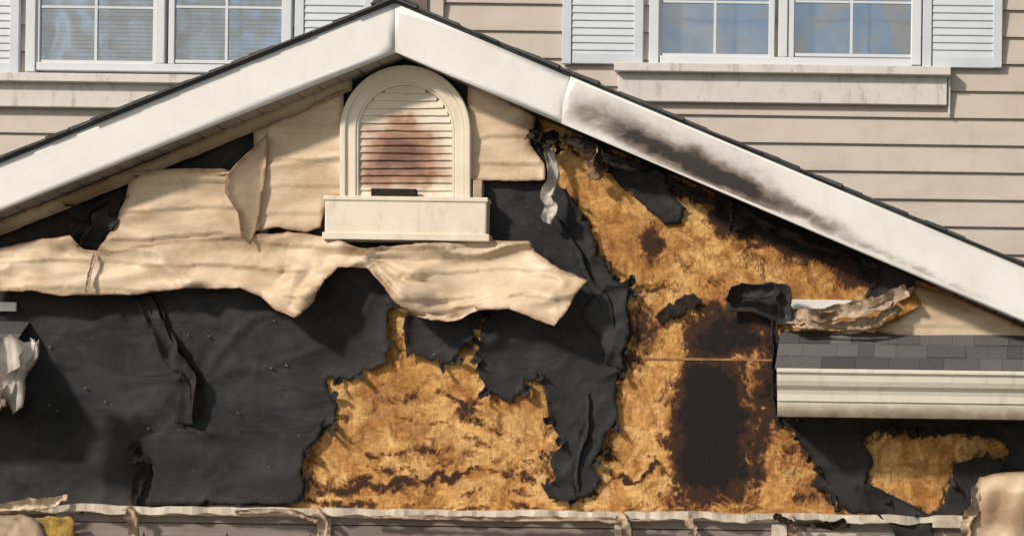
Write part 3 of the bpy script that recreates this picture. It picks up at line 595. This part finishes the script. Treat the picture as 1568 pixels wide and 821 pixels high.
boxes("upper_side_walls",[(x0h,x0h+0.1,YB+0.2,YB+9,0,ztop),(x1h-0.1,x1h,YB+0.2,YB+9,0,ztop)],m_wall,0)
boxes("corner_trim",[bpx(657,681,-330,60,YB-0.05,YB-0.003)],m_wall,0.004)
m_fl=M("step_flashing_brown",(0.12,0.09,0.075),(0.2,0.15,0.12),6,rough=0.6)
boxes("wall_flashing",[bpx(598,655,-60,30,YB-0.07,YB-0.02)],m_fl,0.004)
def window(name,x0,x1,pt,pbm,splitx,panes,vm,hm,blind):
    par=bpy.data.objects.new(name,None); scene.collection.objects.link(par); par.parent=house
    yf=YB-0.07
    fr=[bpx(x0,x0+15,pt,pbm,yf,YB+0.05),bpx(x1-15,x1,pt,pbm,yf,YB+0.05),bpx(x0+15.3,x1-15.3,pbm-12,pbm,yf+0.003,YB+0.05),bpx(x0+15.3,x1-15.3,pt,pt+14,yf+0.003,YB+0.05),bpx(splitx-7,splitx+7,pt+14.3,pbm-12.3,yf+0.006,YB+0.05)]
    boxes("frame",fr,m_frame,0.006,par)
    sa=[];gl=[];mu=[];bl=[]
    for (a,b_) in panes:
        t_=pt+24;c_=pbm-17
        sa+=[bpx(a-9,a,t_-8,c_+5,yf+0.02,YB),bpx(b_,b_+9,t_-8,c_+5,yf+0.02,YB),bpx(a+0.2,b_-0.2,c_,c_+5,yf+0.022,YB),bpx(a+0.2,b_-0.2,t_-8,t_,yf+0.022,YB)]
        gl.append(bpx(a-1,b_+1,t_-1,c_+1,yf+0.045,yf+0.049))
        for x in vm:
            if a<x<b_: mu.append(bpx(x-2.2,x+2.2,t_,c_,yf+0.030,yf+0.042))
        for h in hm: mu.append(bpx(a+0.2,b_-0.2,h-1.8,h+1.8,yf+0.032,yf+0.041))
        if blind:
            y=t_
            while y<c_: bl.append(bpx(a-6,b_+6,y,y+4.8,YB+0.05,YB+0.055)); y+=6.2
    boxes("sashes",sa,m_frame,0.004,par); boxes("glass",gl,m_glass,0,par); boxes("muntins",mu,m_frame,0.002,par)
    q=bpx(x0,x1,pt,pbm,YB,YB)
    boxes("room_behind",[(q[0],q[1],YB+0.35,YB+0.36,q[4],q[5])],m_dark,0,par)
    if blind: boxes("blinds",bl,m_blind,0,par)
    else:
        n=120;vs=[];fs=[]
        for i in range(n+1):
            xx=q[0]+(q[1]-q[0])*i/n; yy=YB+0.10+0.010*math.sin(i*0.35+math.sin(i*0.2))
            vs+=[(xx,yy,q[4]),(xx,yy,q[5])]
        for i in range(n): fs.append((2*i,2*i+2,2*i+3,2*i+1))
        meshobj("cloud_reflection_curtain",vs,fs,m_curt_refl,par,True)  # curtain sheet carrying the painted cloud reflection of this window
window("double_window",40,447,-190,110,246,[(62,235),(268,432)],(148,348),(12,-90),True)
window("double_window.001",995,1412,-190,100,1200,[(1014,1178),(1217,1396)],(1096,1305),(4,-95),False)
def shutter(x0,x1,pt,pbm,name):
    yf=YB-0.065; L=[bpx(x0,x0+14,pt,pbm,yf,YB-0.02),bpx(x1-14,x1,pt,pbm,yf,YB-0.02),bpx(x0+14.2,x1-14.2,pbm-16,pbm,yf+0.002,YB-0.02),bpx(x0+14.2,x1-14.2,pt,pt+16,yf+0.002,YB-0.02),bpx(x0+14.2,x1-14.2,pt+16,pbm-16,YB-0.045,YB-0.022)]
    ob=boxes(name,L,m_shut,0.005)
    vs=[];fs=[];y=pt+17
    while y<pbm-18:
        k=len(vs)
        for (dy,yy) in ((-1.2,YB-0.047),(9.8,YB-0.058),(11,YB-0.057),(11.2,YB-0.046)):
            q=bpx(x0+14.4,x1-14.4,y+dy,y+dy+1,yy,yy); vs+=[(q[0],yy,q[5]),(q[1],yy,q[5])]
        for j in range(3): fs.append((k+2*j,k+2*j+2,k+2*j+3,k+2*j+1))
        y+=11.4
    lo=meshobj("louvers",vs,fs,m_shut,ob)
shutter(-85,30,-190,112,"window_shutter"); shutter(452,572,-190,105,"window_shutter.001")
shutter(862,986,-190,98,"window_shutter.002"); shutter(1414,1536,-190,104,"window_shutter.003")
boxes("window_sill",[bpx(-120,600,114,127,YB-0.15,YB-0.01)],m_sill,0.006)
boxes("window_sill_apron",[bpx(-115,595,127.5,166,YB-0.08,YB-0.012)],m_sill,0.005)
boxes("window_sill.001",[bpx(940,1456,99,112,YB-0.15,YB-0.01)],m_sill,0.006)
boxes("window_sill_apron.001",[bpx(946,1450,112.5,158,YB-0.08,YB-0.012)],m_sill,0.005)
boxes("sill_end_drip",[bpx(1452,1455,112,176,YB-0.06,YB-0.04)],m_sill,0.0)
# ================================================================ GROUND
meshobj("ground",[(-400,-400,0),(400,-400,0),(400,400,0),(-400,400,0)],[(0,1,2,3)],m_grass,None)
meshobj("driveway",[(-4,-30,0.004),(3.5,-30,0.004),(3.5,-0.0,0.004),(-4,-0.0,0.004)],[(0,1,2,3)],m_conc,None)
# ================================================================ LIGHT
w=bpy.data.worlds.new("World"); scene.world=w; w.use_nodes=True; nt=w.node_tree; bg=nt.nodes["Background"]
sky=nt.nodes.new("ShaderNodeTexSky"); sky.sky_type='NISHITA'; sky.sun_disc=False
SD=Vector((-0.75,-0.70,0.66)).normalized()
sky.sun_elevation=math.asin(SD.z); sky.sun_rotation=math.atan2(SD.x,SD.y)%(2*math.pi); sky.dust_density=1.5; sky.air_density=1.0; sky.ozone_density=1.0
tc=nt.nodes.new("ShaderNodeTexCoord"); no=nt.nodes.new("ShaderNodeTexNoise"); no.inputs["Scale"].default_value=14; no.inputs["Detail"].default_value=6
mr=nt.nodes.new("ShaderNodeMapRange"); mr.inputs[1].default_value=0.42; mr.inputs[2].default_value=0.58; mr.inputs[3].default_value=0; mr.inputs[4].default_value=0.85
mx=nt.nodes.new("ShaderNodeMix"); mx.data_type='RGBA'; mx.inputs[7].default_value=(6.2,5.5,4.6,1)
nt.links.new(tc.outputs["Generated"],no.inputs["Vector"]); nt.links.new(no.outputs["Fac"],mr.inputs[0]); nt.links.new(mr.outputs[0],mx.inputs[0]); nt.links.new(sky.outputs[0],mx.inputs[6]); nt.links.new(mx.outputs[2],bg.inputs[0])
bg.inputs[1].default_value=0.105
sl=bpy.data.lights.new("sun",'SUN'); sl.energy=3.7; sl.angle=math.radians(5); sl.color=(1.0,0.90,0.77)
so_=bpy.data.objects.new("sun",sl); scene.collection.objects.link(so_); so_.rotation_euler=SD.to_track_quat('Z','Y').to_euler()
scene.view_settings.view_transform='Standard'; scene.view_settings.look='None'; scene.view_settings.exposure=0
